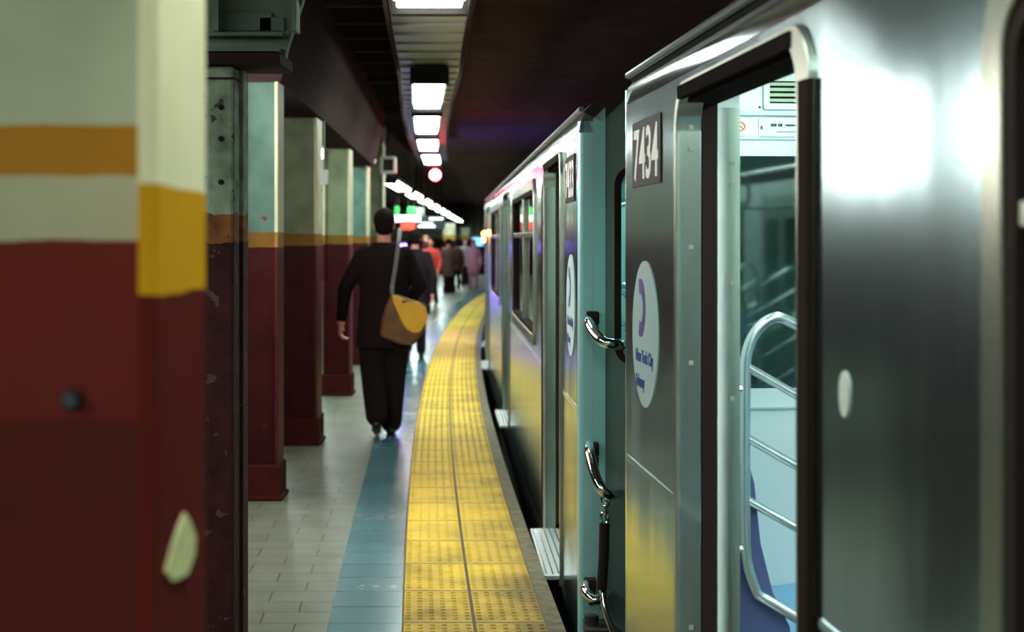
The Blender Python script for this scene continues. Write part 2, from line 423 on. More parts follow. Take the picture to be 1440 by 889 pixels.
# back wall, far wall, right-hand tunnel wall and ceiling
struct(obj('wall_left', ribbon('w', -7.2, -7.0, 0, 3.4, 'backwall'), 'backwall'))
struct(obj('wall_right', MB().box(9, 9.3, -12, 90, -1.45, 3.5), 'side'))
struct(obj('wall_back', MB().box(-9, 9.3, -12.3, -12, -1.45, 3.5), 'side'))
struct(obj('wall_far', MB().box(-9, 9.3, 90, 90.3, -1.45, 3.5), 'backwall'))
struct(obj('ceiling', MB().box(-9, 9.3, -12.3, 90.3, 3.4, 3.6), 'ceiling'))
mb = MB()
for i in range(26):
    z = 7.5 + i * .9
    mb.box(P(z) - .75, P(z) - .02, z, z + .07, 3.28, 3.40)
struct(obj('trim_3', mb, 'slat'))

# ------------------------------------------------------------------ columns
def pt(x, z): return (x - 720) * z / 2200.        # photo column at a distance, used for measured positions
def column(zn, xr, width, top, depth, mats, label, plinth=True, rot=0., grp='riveted steel platform columns'):
    """H column: flanges run along the platform, web faces down it. zn near edge distance, xr = right face X"""
    c = thing('platform_column', label, 'column', (xr - width / 2, zn + depth / 2, 0), grp)
    tf = .022
    slope = -.0797 + .0026 * zn
    def T(x, y, z): return Vector((x + (y - zn) * slope * .25, y, z))
    obj('flange', MB().box(xr - tf, xr, zn, zn + depth, 0, top, T), mats[0], c, bevel=.004)
    obj('flange', MB().box(xr - width, xr - width + tf, zn, zn + depth, 0, top, T), mats[0], c, bevel=.004)
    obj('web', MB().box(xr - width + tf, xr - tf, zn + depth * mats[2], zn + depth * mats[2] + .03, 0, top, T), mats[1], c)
    if plinth:
        obj('base', MB().box(xr - width - .015, xr + .015, zn - .015, zn + depth + .015, 0, .22, T).box(xr - width - .03, xr + .03, zn - .03, zn + depth + .03, 0, .03, T), 'plinth', c, bevel=.01)
    return c
# the column right beside the camera
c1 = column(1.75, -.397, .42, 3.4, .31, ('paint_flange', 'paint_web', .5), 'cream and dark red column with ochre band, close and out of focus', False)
mb = MB()
chip = [(-.082, -.012), (-.05, -.030), (.030, -.040), (.078, -.024), (.085, -.004), (.050, .022), (.018, .038), (-.010, .030), (-.055, .008)]
mb.plate([(1.872 + a, 1.252 + b) for a, b in chip], [], -.3975, -.3945, lambda a, w, b: Vector((w, a, b)))
obj('paint_chip', mb, plain('bared_undercoat', (.72, .66, .30), .6, noise=.3, nscale=25), c1)
mb = MB().lathe([(.013, 0), (.013, -.006), (.009, -.012)], (-.535, 1.903, 1.425), 12, 'y')
obj('bolt', mb, 'gutter', c1)
# second column: concrete-cased, spalled paint, with rivet holes
c2 = thing('platform_column', 'spalled grey-cream column with bolt holes, just past the blurred column', 'column', (-1.24, 6.2, 0), 'riveted steel platform columns')
obj('shaft', MB().box(-1.42, -1.085, 6.10, 6.24, 0, 2.298), 'paint_spall', c2, bevel=.012)
obj('side_strip', MB().box(-1.40, -1.072, 6.24, 6.36, 0, 2.298), 'paint_spall', c2, bevel=.006)
mb = MB()
for y in (151, 195, 256):
    z = 1.62 + (337 - y) * 6.1 / 2200; mb.lathe([(.011, 0), (.011, -.004), (.007, -.007)], (pt(311, 6.1), 6.099, z), 12, 'y')
obj('bolt_head', mb, 'black', c2, smooth=True)
obj('band', MB().box(-1.43, -1.08, 6.09, 6.25, 2.245, 2.252), 'black', c2)
column(9.70, -1.450, .245, 2.60, .27, ('paint_edge', 'paint_teal', .12), 'teal column with cream edge, paint nicked near its foot', True)
column(12.3, -1.535, .30, 2.58, .38, ('paint_edge', 'paint_olive', .12), 'olive-grey column carrying a small white junction box')
column(16.2, -1.68, .28, 2.56, .34, ('paint_edge', 'paint_olive', .12), 'olive column directly left of the walking man in black')
column(20.2, -1.86, .28, 2.56, .34, ('paint_edge', 'paint_teal', .12), 'green column half hidden behind the walking man in black')
column(24.6, -2.02, .28, 3.4, .34, ('paint_edge', 'paint_olive', .12), 'column in shadow hidden behind the head of the walking man')
column(47.5, pt(640, 47.5), .36, 2.12, .4, ('paint_far', 'paint_far', .12), 'pale beige column beyond the standing commuters', grp='distant beige columns')
column(57., pt(660, 57.), .30, 2.06, .4, ('paint_far', 'paint_far', .12), 'narrow pale column beside the commuter in pink', grp='distant beige columns')
# junction box and conduit on the fourth column
jb = thing('mounted_junction_box', 'small white junction box fixed to the olive-grey column', 'junction box', (-1.49, 12.3, 2.1))
x0 = pt(450, 12.3)
obj('box', MB().box(x0 + .005, x0 + .055, 12.33, 12.39, 2.055, 2.17), 'sign_white', jb, bevel=.006)
obj('conduit', MB().tube([(x0 + .02, 12.4, 2.17), (x0 + .02, 12.4, 2.56)], .008), 'lamp_house', jb)

# ------------------------------------------------------------------ overhead steel
mb = MB()
zs = [9.72 + i * 1.0 for i in range(12)]
prof = [(-.30, 2.60), (0., 2.60), (.02, 2.66), (.12, 3.05), (.16, 3.4), (-.30, 3.4)]
def gx(z): return (-1.44 if z < 9.9 else -1.44 + (z - 9.9) * -.036) if z < 25 else -1.98 + (z - 25) * -.02
for z in zs:
    for a, h in prof: mb.v.append(Vector((gx(z) + a, z, h)))
for i in range(len(zs) - 1):
    for k in range(6): mb.f.append([i * 6 + k, i * 6 + (k + 1) % 6, (i + 1) * 6 + (k + 1) % 6, (i + 1) * 6 + k])
mb.f += [list(range(6)), [(len(zs) - 1) * 6 + k for k in range(6)]]
tag(obj('ceiling_girder', mb, 'girder', loc=(-1.5, 9.72, 2.6)), 'dark girder running along the tops of the platform columns', 'girder')
g = thing('cross_beam', 'greenish layered cross beam above the spalled column', 'beam', (-2., 6.3, 2.3))
obj('lower_flange', MB().box(-4.5, -.90, 6.06, 6.42, 2.30, 2.345), 'girder', g, bevel=.004)
mb = MB().plate([(-4.5, 2.345), (-.90, 2.345), (-.885, 2.40), (-.80, 2.66), (-.74, 3.38), (-4.5, 3.38)], [], 6.20, 6.26, lambda a, w, b: Vector((a, w, b)))
obj('web', mb, 'beam', g)
obj('rib', MB().box(-4.5, -.90, 6.13, 6.33, 2.42, 2.435).box(-4.5, -.91, 6.10, 6.36, 2.355, 2.375), 'beam_light', g)
mb = MB()
for x in (-3.6, -3.0, -2.4, -1.8, -1.165, -.86): mb.box(x, x + .02, 6.10, 6.20, 2.435, 3.38)
obj('stiffener', mb, 'beam', g)
obj('splice_plate', MB().box(-1.00, -.90, 6.185, 6.2, 2.445, 2.50).box(-1.155, -.95, 6.185, 6.2, 2.445, 2.52), 'beam_light', g, bevel=.003)

# ------------------------------------------------------------------ lamps
def ax(z): return P(z) + (.13 if z < 13 else .13 - (z - 13) * .021)
def lamp(z0, z1, mat, label, xf, h, w=.25, cat='ceiling light', grp='fluorescent fixtures over the platform edge', hang=3.4, house=.06):
    zc = (z0 + z1) / 2; c = thing('ceiling_light', label, cat, (xf(zc), zc, h), grp)
    d = (xf(z1) - xf(z0)) / (z1 - z0)
    def T(x, y, z): return Vector((xf(y) + x, y, z)) if True else None
    obj('housing', MB().box(-w / 2 - .025, w / 2 + .025, z0, z1, h + .035, h + .035 + house, T), 'lamp_house', c, bevel=.005)
    obj('diffuser', MB().box(-w / 2, w / 2, z0 + .03, z1 - .03, h, h + .034, T), mat, c, bevel=.008)
    mb = MB()
    for f in (.33, .62):
        zz = z0 + (z1 - z0) * f
        for sx in (-1, 1): mb.box(sx * w * .27 - .03, sx * w * .27 + .03, zz, zz + .04, h - .006, h + .002, T)
    obj('clip', mb, 'lamp_house', c)
    for q0 in (z0 - .05, z1 - .05): obj('end_cap', MB().box(-w / 2 - .03, w / 2 + .03, q0, q0 + .10, h - .035, h + .09, T), 'black', c)
    mb = MB()
    if xf is ax: hang = 3.004
    for zz in (z0 + .3, z1 - .3): mb.tube([(0, zz, h + .035 + house), (0, zz, hang)], .01, 6, T)
    obj('hanger', mb, 'black', c)
    return c
H = 2.90
lamp(7.5, 8.68, 'lampA', 'bright ceiling light before the bare trough, at the top edge of the view', ax, H, .36)
for z0, z1, lab in ((12.5, 15.3, 'long glowing ceiling light beyond the bare trough, first of four in line'), (15.8, 18.9, 'glowing ceiling light, second past the bare trough'), (19.5, 22.5, 'glowing ceiling light, third past the bare trough'), (23.1, 26.6, 'glowing ceiling light just above the red signal lamp')):
    lamp(z0, z1, 'lampA', lab, ax, H)
lamp(1.3, 3.2, 'lampA', 'ceiling light above the near end of the yellow strip', ax, H)
lamp(-3.2, -.6, 'lampA', 'ceiling light behind the camera over the yellow strip', ax, H)
# ribbed trough that carries the lamps
tr = thing('light_trough', 'ribbed metal trough that carries the ceiling lights over the platform edge', 'light trough', (ax(10), 10, 3.0))
mb = MB()
def TA(x, y, z): return Vector((ax(y) + x, y, z))
for i in range(62):
    z = -3.4 + i * .5
    mb.box(-.24, .24, z, z + .5, 3.02, 3.05, TA)
obj('pan', mb, 'trough', tr)
mb = MB()
for i in range(62):
    z = -3.4 + i * .5; mb.box(-.235, .235, z, z + .035, 3.005, 3.02, TA)
obj('corrugation', mb, 'lamp_house', tr)
mb = MB()
for i in range(62):
    z = -3.4 + i * .5
    mb.box(-.265, -.24, z, z + .5, 2.97, 3.07, TA); mb.box(.24, .265, z, z + .5, 2.97, 3.07, TA)
obj('side_rail', mb, 'girder', tr)
mb = MB()
for i in range(16):
    z = -3 + i * 2
    for sx in (-.2, .2): mb.tube([(sx, z, 3.05), (sx, z, 3.4)], .008, 6, TA)
obj('hanger', mb, 'black', tr)
# second row over the middle of the platform, seen far off as a slanting line
bx = lambda z: -2.45 if z < 22 else -2.45 + (z - 22) * .06 if z < 27 else -2.15 - (z - 27) * .0125
for i, (z0, z1) in enumerate(((-2, 1.6), (2.2, 4.4), (4.6, 5.5), (14.2, 17.0), (17.6, 20.4))):
    lamp(z0, z1, 'lampB', 'fluorescent light over the middle of the platform behind the columns, number %s along' % ('one', 'two', 'three', 'four', 'five')[i], bx, 2.68, .30, grp='lights over the middle of the platform')
zz = 27.2; i = 0
while zz < 86:
    L = 4.4 if i else 5.0
    lamp(zz, min(zz + L, 87), 'lampF', 'small far light in the slanting line over the distant platform' , bx, 2.62, .26, grp='far slanting line of ceiling lights')
    zz += L + .7 + .02 * zz; i += 1
# dimmer lamp on the track side that edges the car roofs
# signal, box, signs
M['lightbox'] = plain('added_lightbox_face', (.9, .9, .9), .5, emit=(1., .97, .90), estr=11)  # added light source, out of view, for the white reflection on the near car
s = thing('added_lightbox', 'large white lightbox added for the reflection on the near car, unseen behind the blurred column', 'lightbox', (-2.5, 8.4, 1.95))
obj('casing', MB().box(-2.62, -2.5, 6.6, 10.35, 1.92, 3.24), 'lamp_house', s, bevel=.01)
obj('face', MB().box(-2.505, -2.49, 6.65, 10.3, 1.97, 3.19), 'lightbox', s)
obj('hanger', MB().tube([(-2.56, 7.2, 3.24), (-2.56, 7.2, 3.4)], .012, 6).tube([(-2.56, 9.5, 3.24), (-2.56, 9.5, 3.4)], .012, 6), 'black', s)
s = thing('signal_lamp', 'round red signal lamp hanging under the last bright ceiling light', 'signal light', (pt(612, 23.2), 23.2, 2.5))
X = pt(612, 23.2); Z = 23.2; hh = 1.62 + 91 * Z / 2200
obj('lens', MB().lathe([(.01, -.075), (.05, -.06), (.075, -.03), (.08, 0)], (X, Z, hh), 20, 'y'), 'lamp_red', s, smooth=True)
obj('case', MB().lathe([(.08, 0), (.10, -.01), (.10, .10), (.06, .14)], (X, Z + .002, hh), 20, 'y'), 'black', s, smooth=True)
obj('hood', MB().box(X - .11, X + .11, Z - .10, Z + .02, hh + .11, hh + .13), 'black', s)
obj('hanger', MB().tube([(X, Z + .06, hh + .09), (X, Z + .06, 2.86)], .012), 'black', s)
s = thing('speaker_box', 'square grey box hanging beside the column tops', 'speaker', (pt(546, 22), 22, 2.6))
x0, x1 = pt(535, 22), pt(557, 22); z0, z1 = 1.62 + 93 * .01, 1.62 + 117 * .01
obj('frame', MB().plate(rrect(x0, x1, z0, z1, .02), [rrect(x0 + .035, x1 - .035, z0 + .035, z1 - .035, .01)], 21.95, 22.1, lambda a, w, b: Vector((a, w, b))), 'lamp_house', s)
obj('grille', MB().box(x0 + .03, x1 - .03, 22.0, 22.08, z0 + .03, z1 - .03), 'girder', s)
obj('bracket', MB().tube([((x0 + x1) / 2, 22.05, z1), ((x0 + x1) / 2, 22.05, 3.4)], .015), 'girder', s)
s = thing('bulkhead_lamp', 'tiny white lamp beside the square grey box', 'lamp', (pt(524, 21.5), 21.5, 2.7))
X = pt(524, 21.5); hh = 1.62 + 111 * 21.5 / 2200
obj('globe', MB().lathe([(.005, -.04), (.03, -.028), (.04, 0), (.03, .028)], (X, 21.5, hh), 12, 'y'), 'lampF', s, smooth=True)
obj('back_plate', MB().box(X - .05, X + .05, 21.53, 21.56, hh - .05, hh + .05), 'girder', s)
obj('stem', MB().tube([(X, 21.55, hh), (X, 21.55, 3.4)], .012), 'girder', s)
# hanging signs at 38 m
def hsign(name, px0, px1, py0, py1, z, mat, label, cat='sign', top=3.4):
    k = z / 2200; a0, a1 = pt(px0, z), pt(px1, z); b0, b1 = 1.62 + (337 - py1) * k, 1.62 + (337 - py0) * k
    s = thing(name, label, cat, ((a0 + a1) / 2, z, b0))
    obj('panel', MB().box(a0, a1, z - .04, z + .04, b0, b1), mat, s, bevel=.01)
    mb = MB()
    for f in (.15, .85): mb.tube([(a0 + (a1 - a0) * f, z, b1), (a0 + (a1 - a0) * f, z, top)], .012, 6)
    obj('hanger', mb, 'black', s)
    return s, a0, a1, b0, b1
M['lit_white'] = plain('lit_sign_white', (.9, .9, .9), .5, emit=(.9, 1, .97), estr=2.2)
M['lit_green'] = plain('lit_green', (.05, .5, .1), .5, emit=(.04, .55, .09), estr=.9)
M['lit_red'] = plain('lit_red', (.8, .08, .05), .5, emit=(1, .06, .03), estr=1.0)
M['sign_dark'] = plain('sign_dark', (.03, .09, .10), .3)
M['grey_panel'] = plain('grey_panel', (.30, .30, .26), .5, emit=(.5, .5, .4), estr=.15)
M['lit_blue'] = plain('screen_blue', (.2, .5, .8), .3, emit=(.25, .6, .9), estr=1.2)
s, a0, a1, b0, b1 = hsign('lit_sign', 552, 591, 303, 312, 38, 'lit_white', 'glowing white sign with a red panel, beyond the walking man')
obj('red_panel', MB().box(pt(564, 38), pt(584, 38), 37.93, 38.03, b0 - .20, b0 + .02), 'lit_red', s, bevel=.01)
s, a0, a1, b0, b1 = hsign('direction_sign', 587, 626, 304, 322, 39, 'sign_dark', 'dark teal direction sign with white lines of writing')
mb = MB()
mb.box(a0 + .02, a1 - .25, 38.94, 38.96, b0 + .04, b0 + .09); mb.box(a0 + .30, a1 - .05, 38.94, 38.96, b1 - .09, b1 - .04); mb.box(a0 + .1, a1 - .30, 38.94, 38.96, b0 + .13, b0 + .16)
obj('lettering', mb, 'lit_white', s)
hsign('exit_sign', 573, 584, 291, 303, 36, 'lit_green', 'small glowing green sign beside a grey panel', 'sign', 2.6)
hsign('exit_sign', 555, 561, 290, 303, 36, 'lit_green', 'narrow glowing green sign above the white lit sign', 'sign', 2.6)
hsign('grey_board', 585, 597, 292, 303, 37, 'grey_panel', 'small grey board next to the green sign', 'board', 2.6)
hsign('display_screen', 664, 680, 334, 346, 56, 'lit_blue', 'small pale blue screen over the farthest commuters', 'screen')

s = thing('added_violet_panel', 'low violet lit panel added for the glow on the second car, unseen behind the walking man', 'added light panel', (-1.86, 26.2, 0))  # added emitter, unseen from the camera, for the violet reflection on the second car
obj('casing', MB().box(-1.93, -1.85, 25.0, 27.4, .25, 1.60), 'black', s, bevel=.01)
obj('screen', MB().box(-1.851, -1.842, 25.05, 27.35, .45, 1.55), 'added_violet', s)
obj('foot', MB().box(-1.99, -1.79, 25.2, 25.3, 0, .27), 'black', s); obj('foot', MB().box(-1.99, -1.79, 27.1, 27.2, 0, .27), 'black', s)

# ------------------------------------------------------------------ trains
LEN, WID = 15.4, 2.67
DOORS = ((.97, 2.20), (7.08, 8.32), (13.20, 14.43))
WINS = ((3.20, 6.25), (9.15, 12.24))
def ring_loop(a0, a1, b0, b1, r, w, n=6): return rrect(a0, a1, b0, b1, r, n), [rrect(a0 + w, a1 - w, b0 + w, b1 - w, max(r - w, .02), n)]

def car(origin, direc, label, detail, number=None):
    d = Vector((direc[0], direc[1], 0)).normalized(); q = Vector((abs(d.y), -d.x if d.y > 0 else d.x, 0))
    q = Vector((abs(d.y), (-d.x if d.y > 0 else d.x), 0))
    O = Vector((*origin, 0))
    def T(s, v, z): return O + d * s + q * v + Vector((0, 0, z))
    c = thing('subway_car', label, 'subway car', T(LEN / 2, WID / 2, 0), 'stainless steel subway cars of one train')
    # side skin with door and window openings
    outer = [(.06, -.22), (LEN - .06, -.22), (LEN - .06, 2.07), (.06, 2.07)]
    dh = [rrect(a, b, -.05, 2.02, .10, 6, (0, 0, 1, 1)) for a, b in DOORS]
    wh = [rrect(a, b, 1.00, 1.96, .12) for a, b in WINS]
    obj('side_panel', MB().plate(outer, dh + wh, 0, .058, T), 'steel', c)
    lin = [rrect(a - .0, b + .0, -.02, 2.045, .06, 6, (0, 0, 1, 1)) for a, b in DOORS]
    wl = [rrect(a + .02, b - .02, 1.02, 1.94, .10) for a, b in WINS]
    obj('inner_lining', MB().plate([(.06, .0), (LEN - .06, .0), (LEN - .06, 2.19), (.06, 2.19)], lin + wl, .105, .165, T), 'fibre', c)
    # rounded body corners
    for e, s0 in ((0, 0.), (1, LEN)):
        pts = []
        for k in range(7):
            t = .5 * PI * k / 6
            pts.append((.022 - .022 * math.cos(t), .022 - .022 * math.sin(t)))
        if e: pts = [(LEN - a, b) for a, b in pts]
        prof = pts + [((.0605, .0) if not e else (LEN - .0605, .0)), ((.0605, .058) if not e else (LEN - .0605, .058)), ((.02, .0595) if not e else (LEN - .02, .0595)), ((.0, .0595) if not e else (LEN, .0595))]
        mb = MB(); n = len(prof)
        for z in (-.22, 2.12): mb.v += [T(a, b, z) for a, b in prof]
        mb.f += [[i, (i + 1) % n, n + (i + 1) % n, n + i] for i in range(n)] + [list(range(n)), list(range(n, 2 * n))]
        obj('corner_post', mb, 'steel' if detail else 'steel_end', c, smooth=True)
    # letter board, gutter, roof
    lb = [(0, 2.072), (.004, 2.10), (.012, 2.13), (.03, 2.155), (.06, 2.155), (.06, 2.072)]
    mb = MB(); n = len(lb)
    for s_ in (0.0, LEN): mb.v += [T(s_, a, b) for a, b in lb]
    mb.f += [[i, (i + 1) % n, n + (i + 1) % n, n + i] for i in range(n)] + [list(range(n)), list(range(n, 2 * n))]
    obj('letter_board', mb, 'steel_band', c, smooth=True)
    obj('gutter', MB().tube([(0.01, .012, 2.172), (LEN - .01, .012, 2.172)], .012, 8, T), 'gutter', c, smooth=True)
    rp = [(.02, 2.158), (.06, 2.20), (.12, 2.255), (.2, 2.31), (.4, 2.40), (.7, 2.47), (1.335, 2.51)]
    rp = rp + [(WID - a, b) for a, b in rp[::-1][1:]]
    inn = [(a * .94 + .08, b - .04) for a, b in rp]
    mb = MB(); n = len(rp)
    for s_ in (0., LEN): mb.v += [T(s_, a, b) for a, b in rp] + [T(s_, a, b) for a, b in inn[::-1]]
    m = 2 * n
    mb.f += [[i, (i + 1) % m, m + (i + 1) % m, m + i] for i in range(m)] + [list(range(m)), list(range(m, 2 * m))]
    obj('roof', mb, 'roofm', c, smooth=True)
    # end walls: corner plates, recess with windows, storm door
    for e in (0, 1):
        def E(a, w, b, e=e): return T(w if not e else LEN - w, a, b)
        o = [(.06, -.22), (.112, -.22), (.112, 2.18), (.06, 2.13)]
        obj('end_plate', MB().plate(o, [], 0, .06, E), 'steel_end', c)
        hw = [rrect(.165, .66, 1.10, 1.92, .07), rrect(WID - .66, WID - .165, 1.10, 1.92, .07)]
        sd = [rrect(.98, WID - .98, 0.0, 1.98, .06, 6, (0, 0, 1, 1))]
        top = [(.112, -.22), (WID - .06, -.22), (WID - .06, 2.16)] + [(a, b - .01) for a, b in rp[::-1][3:-3]] + [(.112, 2.24)]
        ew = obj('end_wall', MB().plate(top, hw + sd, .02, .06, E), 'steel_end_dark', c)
        obj('end_lining', MB().plate([(.165, 0), (WID - .1, 0), (WID - .1, 2.20), (.165, 2.20)], [rrect(.185, .64, 1.12, 1.90, .07), rrect(WID - .64, WID - .185, 1.12, 1.90, .07)] + sd, .062, .085, E), 'fibre', c)
        for a0, a1 in ((.165, .66), (WID - .66, WID - .165)):
            w = obj('end_window', MB().plate(*ring_loop(a0 - .012, a1 + .012, 1.088, 1.932, .08, .028), .008, .068, E), 'rubber', c)
            obj('glass', MB().plate(rrect(a0 + .01, a1 - .01, 1.11, 1.91, .07), [], .040, .046, E), 'glass', w)
        dd = obj('storm_door', MB().plate(rrect(.985, WID - .985, .0, 1.975, .05), [rrect(1.08, WID - 1.08, 1.0, 1.85, .05)], .03, .07, E), 'steel_end', c)
        obj('glass', MB().plate(rrect(1.07, WID - 1.07, .99, 1.86, .05), [], .045, .051, E), 'glass', dd)
        obj('handle', MB().tube([(1.02, .028, 1.0), (1.02, .0, 1.0), (1.02, .0, 1.15), (1.02, .028, 1.15)], .008, 8, E), 'chrome', dd)
    # doors: frames, sliding leaves parked in their pockets, sill plates
    for a, b in DOORS:
        fr = obj('door_frame', MB().plate(rrect(a - .035, b + .09, -.05, 2.05, .13, 8, (0, 0, 1, 1)), [rrect(a, b, -.06, 2.015, .10, 8, (0, 0, 1, 1))], -.012, .058, T), 'frame_steel', c, smooth=True, bevel=.005)
        jm = MB()
        for sx, o in ((a, -1), (b, 1)):
            jm.box(min(sx, sx + o * .02), max(sx, sx + o * .02), .0, .0575, .0, 2.0, T)
            jm.box(min(sx, sx + o * .03), max(sx, sx + o * .03), .106, .168, .0, 2.0, T)
        obj('jamb', jm, 'jamb', fr)
        hd = MB().box(a, b, .012, .104, 1.995, 2.045, T).box(a + .04, b - .04, -.017, .0, 2.003, 2.038, T); obj('header_and_reflection', hd, 'header_and_reflection', fr)  # header, plus a front strip painting the frame top's dark reflection
        obj('reflection_strip', MB().box(b + .030, b + .094, -.017, -.001, -.02, 1.93, T), 'dark_reflection', fr, bevel=.002)  # dark strip paints the reflection of the dark platform on the frame lip
        mb = MB()
        for sx in (a,):
            for z in (1.93, 1.87, 1.60, 1.28, .55, .48, .28):
                p = T(sx + .001, .03, z); mb.box(-.006, .004, -.006, .006, -.006, .006, lambda x, y, z_, p=p: p + d * x + q * y + Vector((0, 0, z_)))
                p = T(sx + .001, .145, z - .1); mb.box(-.006, .004, -.006, .006, -.006, .006, lambda x, y, z_, p=p: p + d * x + q * y + Vector((0, 0, z_)))
        obj('screw', mb, 'lamp_house', fr)
        for sx, o in ((a, -1), (b, 1)):
            lf = MB().box(min(sx + o * .02, sx + o * .60), max(sx + o * .02, sx + o * .60), .066, .098, .02, 2.03, T)
            l = obj('door_leaf', lf, 'steel_end', c)
            obj('rubber_edge', MB().box(min(sx + o * .002, sx + o * .022), max(sx + o * .002, sx + o * .022), .062, .102, .02, 2.03, T), 'rubber', l)
        obj('sill_plate', MB().box(a + .0, b - .0, -.085, .17, -.028, -.004, T), 'sill', c, bevel=.004)
        mb = MB()
        for k in range(6): mb.box(a + .02, b - .02, -.075 + k * .03, -.068 + k * .03, -.004, .001, T)
        obj('sill_rib', mb, 'frame_steel', c)
    # side windows: broad rounded frame, transom, glass
    for a, b in WINS:
        w = obj('side_window', MB().plate(*ring_loop(a - .05, b + .05, .95, 2.01, .15, .07, 8), -.014, .02, T), 'frame_steel', c, smooth=True, bevel=.008)
        w2 = obj('gasket', MB().plate(*ring_loop(a + .018, b - .018, 1.018, 1.942, .09, .03, 8), -.006, .05, T), 'rubber', w)
        obj('glass', MB().plate(rrect(a + .03, b - .03, 1.03, 1.93, .08), [], .022, .028, T), 'glass_side', w)
        mb = MB().box(a + .04, b - .04, -.002, .03, 1.635, 1.672, T).box((a + b) / 2 - .03, (a + b) / 2 + .03, -.002, .03, 1.04, 1.92, T)
        obj('transom', mb, 'frame_steel', w, bevel=.004)
    # shallow belt bead low on the side
    mb = MB(); seg = [(.06, DOORS[0][0] - .04), (DOORS[0][1] + .04, DOORS[1][0] - .04), (DOORS[1][1] + .04, DOORS[2][0] - .04), (DOORS[2][1] + .04, LEN - .06)]
    for a, b in seg: mb.box(a, b, -.004, .002, .885, .905, T)
    obj('belt_bead', mb, 'steel_band', c, bevel=.001)
    obj('underframe', MB().box(.3, LEN - .3, .12, WID - .1, -.9, -.23, T), 'under', c)
    obj('coupler', MB().box(-.32, .3, 1.22, 1.45, -.75, -.55, T).box(LEN - .3, LEN + .3, 1.22, 1.45, -.75, -.55, T), 'under', c)
    # far side of the car
    outer = [(.06, -.22), (LEN - .06, -.22), (LEN - .06, 2.16), (.06, 2.16)]
    wh = [rrect(a, b, 1.00, 1.96, .12) for a, b in WINS]
    obj('side_panel', MB().plate(outer, wh, WID - .1, WID, T), 'fibre', c)
    for a, b in WINS:
        w = obj('side_window', MB().plate(*ring_loop(a - .03, b + .03, .97, 1.99, .13, .05, 6), WID - .115, WID - .09, T), 'frame_steel', c)
        obj('glass', MB().plate(rrect(a + .02, b - .02, 1.02, 1.94, .08), [], WID - .06, WID - .054, T), 'glass_side', w)
    for a, b in DOORS:
        w = obj('side_door', MB().plate([(a, .01), (b, .01), (b, 1.99), (a, 1.99)], [rrect(a + .12, a + .52, 1.05, 1.8, .06), rrect(b - .52, b - .12, 1.05, 1.8, .06)], WID - .125, WID - .103, T), 'jamb', c)
        obj('glass', MB().plate(rrect(a + .11, a + .53, 1.04, 1.81, .06), [], WID - .112, WID - .108, T).plate(rrect(b - .53, b - .11, 1.04, 1.81, .06), [], WID - .112, WID - .108, T), 'glass', w)
    # interior floor, ceiling, lamps
    obj('car_floor', MB().box(.09, LEN - .09, .0, WID - .1, -.10, -.032, T), 'floor_in', c)
    obj('car_ceiling', MB().box(.09, LEN - .09, .16, WID - .1, 2.20, 2.22, T).box(.09, LEN - .09, .62, .66, 2.14, 2.20, T).box(.09, LEN - .09, WID - .66, WID - .62, 2.14, 2.20, T), 'ceil_in', c)
    mb = MB()
    for a0, a1 in ((.3, 2.6), (2.8, 5.1), (5.3, 7.6), (7.8, 10.1), (10.3, 12.6), (12.8, 15.1)):
        mb.box(a0, a1, .47, .60, 2.16, 2.197, T).box(a0, a1, WID - .60, WID - .47, 2.16, 2.197, T)
    obj('lamp_strip', mb, 'lamp_in', c)
    # benches with seat-end panels, and stanchions
    def bench(s0, s1, side):
        def S(s_, v, z): return T(s_, v if side == 0 else WID - .1 - (v - .165), z)
        prof = [(.19, .96), (.225, .965), (.235, .90), (.255, .72), (.30, .53), (.36, .475), (.50, .465), (.66, .49), (.685, .47), (.66, .43), (.36, .41), (.28, .40), (.19, .42)]
        mb = MB(); n = len(prof)
        for s_ in (s0, s1): mb.v += [S(s_, a, b) for a, b in prof]
        mb.f += [[i, (i + 1) % n, n + (i + 1) % n, n + i] for i in range(n)] + [list(range(n)), list(range(n, 2 * n))]
        bn = obj('bench_seat', mb, 'seat', c, smooth=True, bevel=.006)
        for s_ in (s0 - .012, s1 + .0):
            pr = [(.172, .985), (.215, .99), (.232, .93), (.250, .76), (.285, .62), (.335, .52), (.345, .40), (.32, .34), (.172, .34)]
            mb = MB(); n2 = len(pr)
            for k in (0, .012): mb.v += [S(s_ + k, a, b) for a, b in pr]
            mb.f += [[i, (i + 1) % n2, n2 + (i + 1) % n2, n2 + i] for i in range(n2)] + [list(range(n2)), list(range(n2, 2 * n2))]
            obj('seat_end', mb, 'seat_end', bn)
        obj('riser', MB().plate([(s0 + .02, -.03), (s1 - .02, -.03), (s1 - .02, .42), (s0 + .02, .42)], [], .24, .27, lambda a, w, b: S(a, w, b)), 'under', bn)
    for side in (0, 1):
        for s0, s1 in ((.10, .86), (2.38, 6.9), (8.5, 13.0), (14.55, LEN - .10)): bench(s0, s1, side)
    def seat_rail(s_, side, k=1):
        """tubular guard beside the door: tall loop with slanting rungs"""
        def S(a, h): return T(s_, a if side == 0 else WID - .1 - (a - .165), h)
        L = [(.235, .62), (.205, .72), (.20, .90), (.20, 1.20), (.205, 1.30), (.235, 1.365), (.285, 1.40), (.335, 1.385), (.42, 1.335), (.60, 1.22), (.655, 1.16), (.67, 1.08), (.67, .50), (.655, .42), (.60, .40), (.40, .52)]
        pts = [S(*p) for p in L]
        g = obj('seat_guard', MB().tube(smoothpath(pts + [pts[0]], 5)[:-1], .0155, 10, None, True), 'rail', c, smooth=True)
        mb = MB()
        for h in (1.265, 1.065, .89): mb.tube([S(.20, h), S(.67, h - .27)], .0125, 10)
        obj('rung', mb, 'rail', g, smooth=True)
